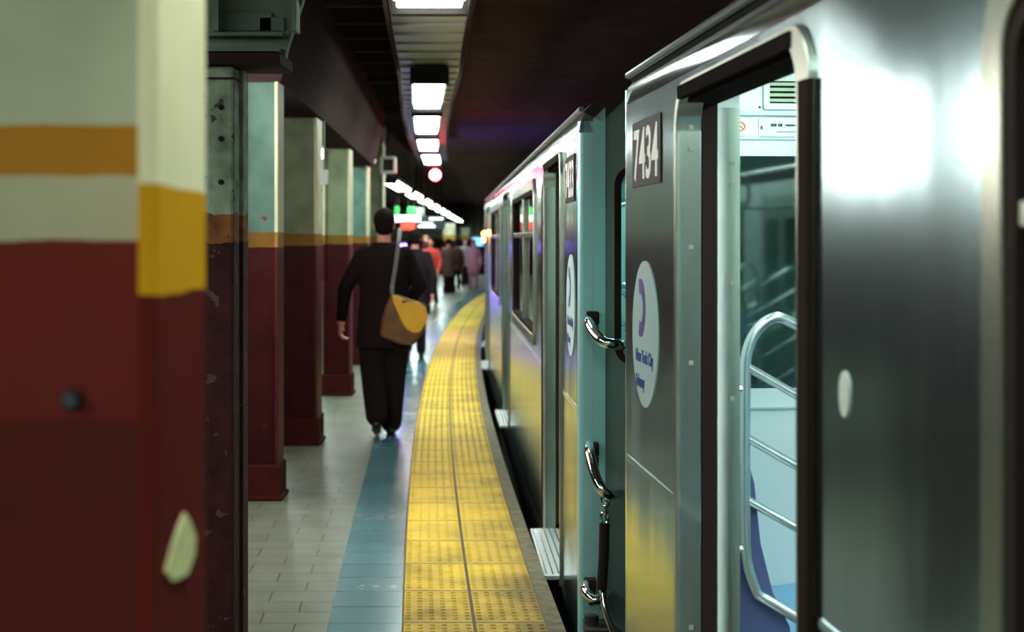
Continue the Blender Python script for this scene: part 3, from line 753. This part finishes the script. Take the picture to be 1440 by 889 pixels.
        obj('post', MB().tube([S(.205, .75), S(.175, .75)], .012, 8).tube([S(.205, 1.2), S(.175, 1.2)], .012, 8), 'rail', g)
    for side in (0, 1):
        for s_ in (.895, 2.33, 6.95, 8.45, 13.05, 14.50): seat_rail(s_, side)
    mb = MB()
    for s_ in (1.58, 4.6, 7.7, 10.7, 13.8): mb.tube([T(s_, WID / 2, -.03), T(s_, WID / 2, 2.2)], .018, 10)
    obj('pole', mb, 'rail', c, smooth=True)
    mb = MB()
    for v in (.62, WID - .62):
        for a0, a1 in ((2.5, 6.8), (8.6, 12.9)):
            mb.tube(smoothpath([T(a0, v, 2.19), T(a0 + .03, v, 1.95), T(a0 + .15, v, 1.86), T(a1 - .15, v, 1.86), T(a1 - .03, v, 1.95), T(a1, v, 2.19)], 5), .015, 8)
    obj('grab_rail', mb, 'rail', c, smooth=True)
    # end-wall fittings inside (vent, sign plates) on both ends
    for e in (0, 1):
        def E(a, w, b, e=e): return T(w if not e else LEN - w, a, b)
        obj('ledge', MB().box(.165, .95, .086, .10, 2.035, 2.05, lambda a, w, b: E(a, w, b)).box(.165, .95, .086, .092, 1.955, 1.96, lambda a, w, b: E(a, w, b)).box(.2, .95, .086, .094, 1.055, 1.062, lambda a, w, b: E(a, w, b)), 'fibre2', c)
        v = obj('vent', MB().plate(rrect(.455, .93, 2.055, 2.165, .01), [rrect(.475, .91, 2.075, 2.15, .004)], .086, .098, E), 'vent_frame', c)
        obj('backing', MB().box(.47, .915, .0865, .088, 2.07, 2.155, E), 'black', v)
        mb = MB()
        for k in range(4): mb.box(.475, .91, .089, .096, 2.081 + k * .018, 2.091 + k * .018, E)
        obj('louvre', mb, 'vent_green', v)
        n = obj('notice', MB().box(.44, .80, .086, .091, 1.965, 2.025, E), 'sign_white', c)
        mb = MB()
        mb.box(.48, .50, .091, .0925, 1.998, 2.008, E).box(.505, .52, .091, .0925, 1.998, 2.008, E).box(.53, .64, .091, .0925, 1.999, 2.006, E)
        mb.box(.445, .452, .091, .0925, 1.988, 2.0, E).box(.50, .60, .091, .0925, 1.980, 1.982, E)
        obj('print', mb, 'sign_text', n)
        n = obj('no_smoking_sticker', MB().box(.355, .402, .086, .090, 1.968, 2.024, E), 'sign_cream', c)
        mb = MB(); cx, cz = .378, 1.998
        ringpts = [(cx + .014 * math.cos(t), .0905, cz + .014 * math.sin(t)) for t in [2 * PI * k / 16 for k in range(16)]]
        mb.tube([E(*p) for p in ringpts], .0022, 6, None, True); mb.tube([E(cx - .01, .0905, cz + .01), E(cx + .01, .0905, cz - .01)], .002, 6)
        obj('symbol', mb, 'sign_red', n)
        obj('screw', MB().box(.44, .446, .086, .092, 2.06, 2.066, E).box(.44, .446, .086, .092, 2.155, 2.161, E).box(.38, .41, .086, .092, 2.165, 2.172, E), 'girder', c)
    # outside graphics at both ends
    toward = -1 if d.y > 0 else 1      # +1 when s grows towards the camera
    ends = ((.19, .69, .41),) if detail else ((.19, .69, .41), (LEN - .69, LEN - .19, LEN - .41))
    for p0, p1, lc in ends:
        pl = obj('number_plate', MB().plate(rrect(p0, p1, 1.788, 1.996, .008), [], -.004, .0, T), 'black', c)
        vs, fs = text_mesh(number, .205, .0035, 1.0)
        w_ = max(v.x for v in vs) - min(v.x for v in vs); hgt = max(v.y for v in vs)
        kx = .43 / w_; kz = .158 / hgt
        mb = MB().add([T((p0 + p1) / 2 + v.x * kx * toward, -.0045 - v.z, 1.813 + v.y * kz) for v in vs], fs)
        obj('digits', mb, 'white_digit', pl)
        lg = obj('round_logo', MB().plate([(lc + .225 * math.cos(t), 1.325 + .228 * math.sin(t)) for t in [2 * PI * k / 40 for k in range(40)]], [], -.003, 0, T), 'decal', c)
        # dark disc with a pale stroke cut through its leading half
        u0 = lc - .065 * toward
        def arc(r0, r1, t0, t1, n=18):
            pts = [(u0 + r1 * math.cos(t) * toward, 1.405 + r1 * math.sin(t)) for t in [t0 + (t1 - t0) * k / n for k in range(n + 1)]]
            return pts + [(u0 + r0 * math.cos(t) * toward, 1.405 + r0 * math.sin(t)) for t in [t1 + (t0 - t1) * k / n for k in range(n + 1)]]
        obj('emblem', MB().plate(arc(.045, .088, .30 * PI * -1, .30 * PI), [], -.0045, -.003, T), 'decal_blue', lg)
        obj('emblem', MB().plate(arc(.045, .092, .30 * PI, .62 * PI), [], -.0045, -.003, T).plate(arc(.045, .092, -.62 * PI, -.30 * PI), [], -.0045, -.003, T), 'decal_mag', lg)
        for body, zt, size in (('New York City', 1.235, .056), ('Subway', 1.155, .056)):
            vs, fs = text_mesh(body, size, .001)
            x0_ = min(v.x for v in vs); w_ = max(v.x for v in vs) - x0_
            tw = .31 if 'New' in body else .16
            mb = MB().add([T(lc - .15 * toward + (v.x - x0_) * tw / w_ * toward, -.0035 - v.z, zt + v.y) for v in vs], fs)
            obj('lettering', mb, 'decal_blue', lg)
    return c, T

M['steel_band'] = plain('letter_board_steel', (.62, .72, .74), .12, 1., noise=.1, nscale=3)
M['vent_frame'] = plain('vent_frame', (.62, .70, .55), .4)
M['sign_cream'] = plain('sticker_cream', (.85, .78, .60), .4)
car1, T1 = car((.379, 5.28), (.0877, -1.), 'stainless subway car numbered 7434 with its door standing open', True, '7434')
car2, T2 = car((.282, 6.60), (-.0432, 1.), 'next stainless subway car beyond the gap, coupled ahead of car 7434', False, '7433')
car3, T3 = car((-.385, 22.95), (.004, 1.), 'last subway car round the bend, mostly hidden by the car before it', False, '7432')
# small round sticker on the near side panel
t0 = 2.49
obj('round_sticker', MB().plate([(t0 + .030 * math.cos(t), 1.343 + .042 * math.sin(t)) for t in [2 * PI * k / 24 for k in range(24)]], [], -.0035, 0, T1), 'dot', car1)
# orange marker lights on the far end of the second car
mb = MB()
for s_, z in ((14.9, 1.70), (14.9, 1.62), (12.6, 1.70)):
    p = T2(s_, -.02, z); mb.lathe([(.03, -.02), (.035, 0), (.035, .02)], p, 12, 'y')
obj('marker_light', mb, 'lamp_orange', car2)

# grab handles and safety gate between the cars (fixed to the end of the second car)
def Z6(px, py, z): return Vector((pt(px, z), z, 1.62 + (337 - py) * z / 2200))
def handle(name, pts, r=.021):
    P_ = smoothpath([Z6(*p) for p in pts], 7)
    h = obj(name, MB().tube(P_, r, 12), 'chrome', car2, smooth=True)
    return h
h1 = handle('grab_handle', [(829, 449, 6.56), (830, 457, 6.46), (840, 473, 6.36), (852, 482, 6.32), (866, 484, 6.34), (874, 485, 6.42), (880, 486, 6.60)], .022)
h2 = handle('grab_handle', [(829, 627, 6.56), (830, 640, 6.44), (837, 668, 6.36), (846, 688, 6.32), (858, 696, 6.34), (872, 692, 6.42), (880, 690, 6.60)], .022)
h3 = handle('grab_handle', [(824, 822, 6.56), (824, 832, 6.46), (834, 843, 6.42), (845, 842, 6.44), (854, 832, 6.60)], .021)
for h, px, py in ((h1, 834, 446), (h2, 834, 630), (h3, 830, 821)):
    a = Z6(px, py, 6.58)
    obj('mount', MB().box(a.x - .028, a.x + .024, 6.545, 6.60, a.z - .03, a.z + .024).box(a.x - .010, a.x + .02, 6.50, 6.56, a.z - .075, a.z - .03), 'girder', h, bevel=.006)
mb = MB()
links = [(851, 704), (851, 716), (850, 728)]
for i, (px, py) in enumerate(links):
    a = Z6(px, py, 6.34); rx = .016; pts = []
    for k in range(14):
        t = 2 * PI * k / 14
        v = Vector((rx * math.cos(t), 0, .024 * math.sin(t)))
        if i % 2: v = Vector((0, v.x, v.z))
        pts.append(a + v)
    mb.tube(pts, .0055, 6, None, True)
ch = obj('safety_chain', mb, 'chrome', car2, smooth=True)
obj('rubber_sleeve', MB().tube([Z6(850, 736, 6.34), Z6(849, 780, 6.34), Z6(846, 828, 6.36)], .021, 12), 'rubber', ch, smooth=True)
obj('gate_bar', MB().tube([Z6(848, 826, 6.38), Z6(850, 848, 6.34), Z6(855, 868, 6.3), Z6(868, 905, 6.2), Z6(880, 930, 6.2)], .015, 10), 'chrome', car2, smooth=True)
obj('step_bracket', MB().box(.30, .40, 6.40, 6.6, -.02, .02).lathe([(.03, -.02), (.03, .03)], (.33, 6.5, .03), 12), 'under', car2)

# ------------------------------------------------------------------ people
def union(prims, voxel):
    """one continuous surface out of tapered limbs: voxel-remeshed"""
    mb = MB()
    for p in prims:
        if p[0] == 'e':            # ellipsoid: centre, radii
            _, c_, r_ = p[:3]; R = p[3] if len(p) > 3 else Matrix.Identity(3)
            n, m = 14, 9; vs = []; fs = []
            for i in range(1, m):
                f = PI * i / m
                for k in range(n):
                    t = 2 * PI * k / n
                    vs.append(Vector(c_) + R @ Vector((r_[0] * math.sin(f) * math.cos(t), r_[1] * math.sin(f) * math.sin(t), r_[2] * math.cos(f))))
            top = len(vs); vs += [Vector(c_) + R @ Vector((0, 0, r_[2])), Vector(c_) + R @ Vector((0, 0, -r_[2]))]
            for i in range(m - 2):
                for k in range(n): fs.append((i * n + k, (i + 1) * n + k, (i + 1) * n + (k + 1) % n, i * n + (k + 1) % n))
            for k in range(n): fs += [(top, k, (k + 1) % n), (top + 1, (m - 2) * n + (k + 1) % n, (m - 2) * n + k)]
            mb.add(vs, fs)
        elif p[0] == 'c':          # chain of points with radii: tapered tube with round ends
            pts, rs = p[1], p[2]
            for i in range(len(pts) - 1):
                a, b = Vector(pts[i]), Vector(pts[i + 1]); d_ = (b - a).normalized(); ra, rb = rs[i], rs[i + 1]
                mb.tube([a - d_ * ra * .95, a - d_ * ra * .7, a - d_ * ra * .3, a, b, b + d_ * rb * .3, b + d_ * rb * .7, b + d_ * rb * .95], [ra * .31, ra * .71, ra * .954, ra, rb, rb * .954, rb * .71, rb * .31], 12)
        elif p[0] == 'l':          # loft of elliptical rings (x, y, z, rx, ry)
            rings = p[1]; n = 20; vs = []; fs = []
            for x, y, z, rx, ry in rings: vs += [(x + rx * math.cos(t), y + ry * math.sin(t), z) for t in [2 * PI * k / n for k in range(n)]]
            for i in range(len(rings) - 1):
                for k in range(n): fs.append((i * n + k, i * n + (k + 1) % n, (i + 1) * n + (k + 1) % n, (i + 1) * n + k))
            fs += [tuple(range(n))[::-1], tuple((len(rings) - 1) * n + k for k in range(n))]
            mb.add(vs, fs)
    me = bpy.data.meshes.new('tmp'); me.from_pydata(mb.v, [], mb.f)
    bm = bmesh.new(); bm.from_mesh(me); bmesh.ops.recalc_face_normals(bm, faces=bm.faces); bm.to_mesh(me); bm.free()
    o = bpy.data.objects.new('tmp', me); C.objects.link(o)
    r = o.modifiers.new('r', 'REMESH'); r.mode = 'VOXEL'; r.voxel_size = voxel
    s_ = o.modifiers.new('s', 'SMOOTH'); s_.iterations = 3; s_.factor = .5
    bpy.context.view_layer.update()
    e = bpy.data.meshes.new_from_object(o.evaluated_get(bpy.context.evaluated_depsgraph_get()))
    out = MB(); out.v = [v.co.copy() for v in e.vertices]; out.f = [list(f.vertices) for f in e.polygons]
    bpy.data.objects.remove(o); bpy.data.meshes.remove(me); bpy.data.meshes.remove(e)
    return out

def hand_prims(w, dirn, side, curl=.5, s=1.):
    """palm and five fingers hanging from wrist w along dirn; side=+1 right hand"""
    w = Vector(w); d_ = Vector(dirn).normalized(); inw = Vector((-side, 0, 0)); fwd = Vector((0, 1, 0))
    fwd = (fwd - d_ * fwd.dot(d_)).normalized(); inw = (inw - d_ * inw.dot(d_)); inw = (inw - fwd * inw.dot(fwd)).normalized()
    out = [('c', [w, w + d_ * .03 * s], [.026 * s, .026 * s])]
    pc = w + d_ * .055 * s
    for k in range(4):
        off = (k - 1.5) * .019 * s
        base = w + d_ * .088 * s + fwd * -off
        out.append(('c', [w + d_ * .02 * s - fwd * off * .6, base], [.014 * s, .0115 * s]))
        L = (.078, .084, .076, .060)[k] * s
        a = base; t = 0; pts = [a]
        for j, f in enumerate((.45, .32, .23)):
            t += curl * (.7 + .25 * j)
            a = a + (d_ * math.cos(t) + inw * math.sin(t)) * L * f; pts.append(a)
        out.append(('c', pts, [.0098 * s, .009 * s, .0082 * s, .007 * s]))
    b0 = w + d_ * .03 * s + fwd * .026 * s
    out.append(('c', [b0, b0 + (fwd * .7 + d_ + inw * .3) * .028 * s, b0 + (fwd * .75 + d_ * 1.9 + inw * .7) * .030 * s], [.013 * s, .0105 * s, .0085 * s]))
    return out

def person(label, loc, H_, heading, top_col, leg_col, hair_col, pose, voxel=.012, coat_len=.80, hair_long=False, skirt=False, cat='person', grp=None):
    """figure facing +y before heading is applied. pose: dict of joints"""
    k = H_ / 1.8
    Rz = Matrix.Rotation(heading, 3, 'Z')
    root = thing('person', label, cat, loc, grp)
    base = Vector(loc)
    def put(mb, name, mat, parent, smooth=True):
        mb.v = [Rz @ (v * k) + base for v in mb.v]
        return obj(name, mb, mat, parent, smooth=smooth, angle=80)
    g = pose
    lean = g.get('lean', 0.)
    hd = Vector((0, .02 + lean, 1.66))
    sh = {s_: Vector((s_ * .175, lean * .8, 1.435)) for s_ in (-1, 1)}
    el, wr, kn, an = g['elbow'], g['wrist'], g['knee'], g['ankle']
    body = []
    # head with jaw, nose, ears, eye ridges
    body += [('e', hd + Vector((0, -.01, .035)), (.076, .094, .098)), ('e', hd + Vector((0, .028, -.035)), (.056, .066, .078)), ('e', hd + Vector((0, .098, -.015)), (.011, .018, .022)),
             ('e', hd + Vector((0, .085, -.062)), (.026, .014, .010)), ('e', hd + Vector((-.078, 0, -.005)), (.010, .018, .030)), ('e', hd + Vector((.078, 0, -.005)), (.010, .018, .030)),
             ('e', hd + Vector((0, .088, .022)), (.050, .014, .010)), ('c', [hd + Vector((0, -.01, -.05)), Vector((0, lean * .8 - .01, 1.44))], [.054, .060])]
    body += [('l', [(0, lean * .1, .90, .155, .10), (0, lean * .3, 1.05, .135, .09), (0, lean * .6, 1.25, .165, .105), (0, lean * .8, 1.40, .165, .10), (0, lean * .8, 1.49, .07, .06)])]
    for i, s_ in enumerate((-1, 1)):
        hip = Vector((s_ * .09, 0, .90))
        body += [('c', [sh[s_], el[i], wr[i]], [.052, .040, .027]), ('c', [hip, kn[i], an[i]], [.082, .055, .040]),
                 ('c', [Vector(an[i]) + Vector((0, -.02, -.02)), Vector(an[i]) + Vector((0, .13, -.05 + g.get('toe', (0, 0))[i]))], [.038, .026])]
        wv = Vector(wr[i]); dv = (wv - Vector(el[i])).normalized()
        body += hand_prims(wv, dv, s_, g.get('curl', .45), g.get('hand', 1.0) if voxel < .011 else 1.15)
    b = put(union(body, min(voxel, .0075) if voxel < .011 else voxel), 'body', g.get('skin', 'skin'), root)
    # hair
    hair = [('e', hd + Vector((0, -.022, .050)), (.088, .100, .098)), ('e', hd + Vector((0, -.045, -.005)), (.080, .075, .075))]
    if hair_long: hair += [('l', [(0, -.06, 1.44, .085, .04), (0, -.06, 1.56, .095, .055), (0, -.04, 1.68, .085, .06)])]
    put(union(hair, .011), 'hair', hair_col, root)
    # eyes
    put(union([('e', hd + Vector((s_ * .031, .088, .006)), (.009, .006, .006)) for s_ in (-1, 1)], .003), 'eyes', 'black', root)
    # trousers
    wide = g.get('wide', 1.)
    tr_ = [('l', [(0, .0, .84, .175, .120), (0, .0, .95, .172, .118), (0, .0, 1.03, .15, .105)])]
    for i, s_ in enumerate((-1, 1)):
        hip = Vector((s_ * .085, 0, .88)); a = Vector(an[i]) + Vector((0, 0, .02))
        tr_ += [('c', [hip, kn[i], a], [.100 * wide, .078 * wide, .066 * wide])]
    if skirt: tr_ += [('l', [(0, 0, .45, .24, .17), (0, 0, .7, .21, .15), (0, 0, .95, .17, .12)])]
    put(union(tr_, voxel), 'trousers' if not skirt else 'skirt', leg_col, root)
    # coat or jacket with sleeves and collar
    ct = [('l', [(0, 0, coat_len, .225, .150), (0, 0, .95, .212, .145), (0, lean * .4, 1.12, .195, .135), (0, lean * .7, 1.30, .215, .140), (0, lean * .8, 1.42, .205, .125), (0, lean * .8, 1.49, .13, .095), (0, lean * .8, 1.53, .085, .075)])]
    for i, s_ in enumerate((-1, 1)):
        w_ = Vector(wr[i]); e_ = Vector(el[i]); cuff = e_ + (w_ - e_) * .94
        ct += [('c', [sh[s_] + Vector((-s_ * .01, 0, -.005)), e_, cuff], [.074, .060, .047])]
    put(union(ct, voxel), 'coat', top_col, root)
    # shoes
    for i in range(2):
        a = Vector(an[i]); tz = g.get('toe', (0, 0))[i]
        put(union([('c', [a + Vector((0, -.045, -.045)), a + Vector((0, .02, -.035)), a + Vector((0, .15, -.055 + tz))], [.040, .044, .032]), ('e', a + Vector((0, .05, -.068 + tz * .4)), (.044, .13, .016))], .010), 'shoe', 'shoe', root)
    return root

walk = dict(elbow=[(-.305, -.02, 1.17), (.285, .04, 1.19)], wrist=[(-.335, .02, .925), (.20, .20, 1.05)],
            knee=[(-.085, .03, .50), (.075, .10, .50)], ankle=[(-.055, -.15, .155), (.055, .06, .082)], toe=(-.07, 0), lean=.03, curl=.62, wide=1.32, hand=1.2)
MZ = 12.93
man = person('man in a black coat walking away along the platform, bare left hand showing', (pt(540, MZ), MZ, 0), 1.88, .06, 'suit', 'suit', 'hair', walk, .0095, .70)
# shoulder bag hangs at his right hip
bz = MZ - .20
def BZ(px, py, z=bz): return Vector((pt(px, z), z, 1.62 + (337 - py) * z / 2200))
bag = thing('shoulder_bag', 'ochre and brown messenger bag slung on the walking man in black', 'bag', BZ(568, 452))
def silh(pts, z0, z1, mat, nm, parent, bev=.02, px=True):
    cs = [BZ(*p) for p in pts]
    mb = MB().plate([(v.x, v.z) for v in cs], [], z0, z1, lambda a, w, b: Vector((a, w, b)))
    return obj(nm, mb, mat, parent, bevel=bev, smooth=True)
body_pts = [(550, 414), (560, 415), (598, 428), (601, 446), (594, 470), (582, 485), (562, 484), (541, 476), (534, 470), (537, 450), (543, 430)]
silh(body_pts, bz - .05, bz + .07, 'bag_brown', 'pouch', bag, .03)
flap_pts = [(552, 414), (560, 416), (566, 419), (574, 424), (588, 424), (598, 431), (602, 442), (599, 455), (592, 466), (582, 468), (573, 463), (566, 453), (559, 437), (554, 425)]
silh(flap_pts, bz - .066, bz - .048, 'bag_ochre', 'flap', bag, .006)
silh([(541, 452), (552, 444), (556, 452), (560, 470), (548, 473), (540, 466)], bz - .062, bz - .046, 'bag_pocket', 'pocket', bag, .006) if 'bag_pocket' in M else None
sp = [BZ(551, 414, bz), BZ(552, 400, bz - .0), BZ(556, 375, bz + .0), BZ(560, 345, bz + .01), BZ(562, 328, MZ - .09), BZ(562, 321, MZ), BZ(560, 330, MZ + .14)]
mb = MB(); cp = smoothpath(sp, 6)
vs = []; fs = []
for p in cp: vs += [p + Vector((-.016, -.004, 0)), p + Vector((.016, -.004, 0)), p + Vector((.016, .004, 0)), p + Vector((-.016, .004, 0))]
for i in range(len(cp) - 1):
    for k_ in range(4): fs.append((i * 4 + k_, i * 4 + (k_ + 1) % 4, i * 4 + 4 + (k_ + 1) % 4, i * 4 + 4 + k_))
obj('strap', MB().add(vs, fs), 'strap', bag)
mb = MB()
for py, r in ((411, .012), (404, .014)):
    a = BZ(551, py, bz - .01); mb.tube([a + Vector((r * math.cos(t), 0, r * 1.3 * math.sin(t))) for t in [2 * PI * q_ / 12 for q_ in range(12)]], .004, 6, None, True)
obj('clasp', mb, 'chrome', bag, smooth=True)

stand = dict(elbow=[(-.25, -.03, 1.18), (.25, -.03, 1.18)], wrist=[(-.25, .06, .93), (.25, .06, .93)], knee=[(-.09, .02, .50), (.09, .03, .50)], ankle=[(-.10, 0, .082), (.10, .03, .082)])
stride = dict(elbow=[(-.25, .04, 1.18), (.25, -.08, 1.18)], wrist=[(-.23, .16, .96), (.25, -.10, .92)], knee=[(-.08, -.04, .50), (.08, .16, .52)], ankle=[(-.08, -.28, .15), (.08, .20, .085)], toe=(-.07, .0), lean=.02)
M['scarlet'] = plain('scarlet_cloth', (.62, .045, .03), .7)
M['maroonc'] = plain('maroon_cloth', (.11, .03, .03), .8)
M['brownc'] = plain('brown_cloth', (.09, .05, .035), .8)
M['pinkc'] = plain('pink_cloth', (.50, .22, .34), .7)
M['greyc'] = plain('grey_cloth', (.22, .27, .28), .7)
M['blond'] = plain('fair_hair', (.35, .20, .08), .6)
def ppl(label, px, z, h, head, top, leg, hair, pose, **kw):
    return person(label, (pt(px, z), z, 0), h, head, top, leg, hair, pose, .014, grp='commuters down the platform', **kw)
ppl('person in a dark coat walking just beyond the man with the yellow bag', 583, 21.2, 1.76, 0., 'suit2', 'suit2', 'hair', stride, coat_len=.62)
ppl('person in a scarlet top and dark trousers coming along the platform', 606, 37., 1.68, PI * .95, 'scarlet', 'suit2', 'hair', stride, coat_len=.92, hair_long=True)
ppl('fair-haired person behind the one in scarlet', 599, 41., 1.72, PI, 'suit', 'suit', 'blond', stand, hair_long=True)
ppl('person in a long brown coat standing on the platform edge side', 631, 47., 1.66, .3, 'brownc', 'suit', 'hair', stand, coat_len=.55)
ppl('person in a maroon coat standing beside the brown coat', 641, 49., 1.62, .1, 'maroonc', 'suit', 'hair', stand, coat_len=.70)
ppl('person in pale pink standing close to the train', 666, 50.5, 1.62, PI, 'pinkc', 'pinkc', 'hair', stand, coat_len=.6, hair_long=True)
ppl('person in grey between the maroon coat and the pink one', 655, 53., 1.66, PI, 'greyc', 'suit2', 'hair', stride, coat_len=.8)

# ------------------------------------------------------------------ lights, world, camera
w = bpy.data.worlds.new('World'); bpy.context.scene.world = w; w.use_nodes = True
bg = w.node_tree.nodes['Background']; bg.inputs[0].default_value = (.9, .62, .58, 1); bg.inputs[1].default_value = .02

cam = bpy.data.cameras.new('camera'); co = bpy.data.objects.new('camera', cam); C.objects.link(co)
co.location = (0, 0, 1.62); co.rotation_euler = (PI / 2, 0, 0)
cam.sensor_width = 36; cam.lens = 55; cam.shift_y = -107.5 / 1440; cam.clip_start = .05; cam.clip_end = 300
cam.dof.use_dof = True; cam.dof.focus_distance = 5.8; cam.dof.aperture_fstop = 3.2
sc = bpy.context.scene; sc.camera = co
sc.view_settings.view_transform = 'Standard'; sc.view_settings.look = 'None'; sc.view_settings.gamma = 1
sc.view_settings.use_curve_mapping = False; sc.view_settings.exposure = .2
sc.cycles.use_denoising = True
sc.cycles.max_bounces = 8; sc.cycles.transparent_max_bounces = 12; sc.cycles.sample_clamp_indirect = 6
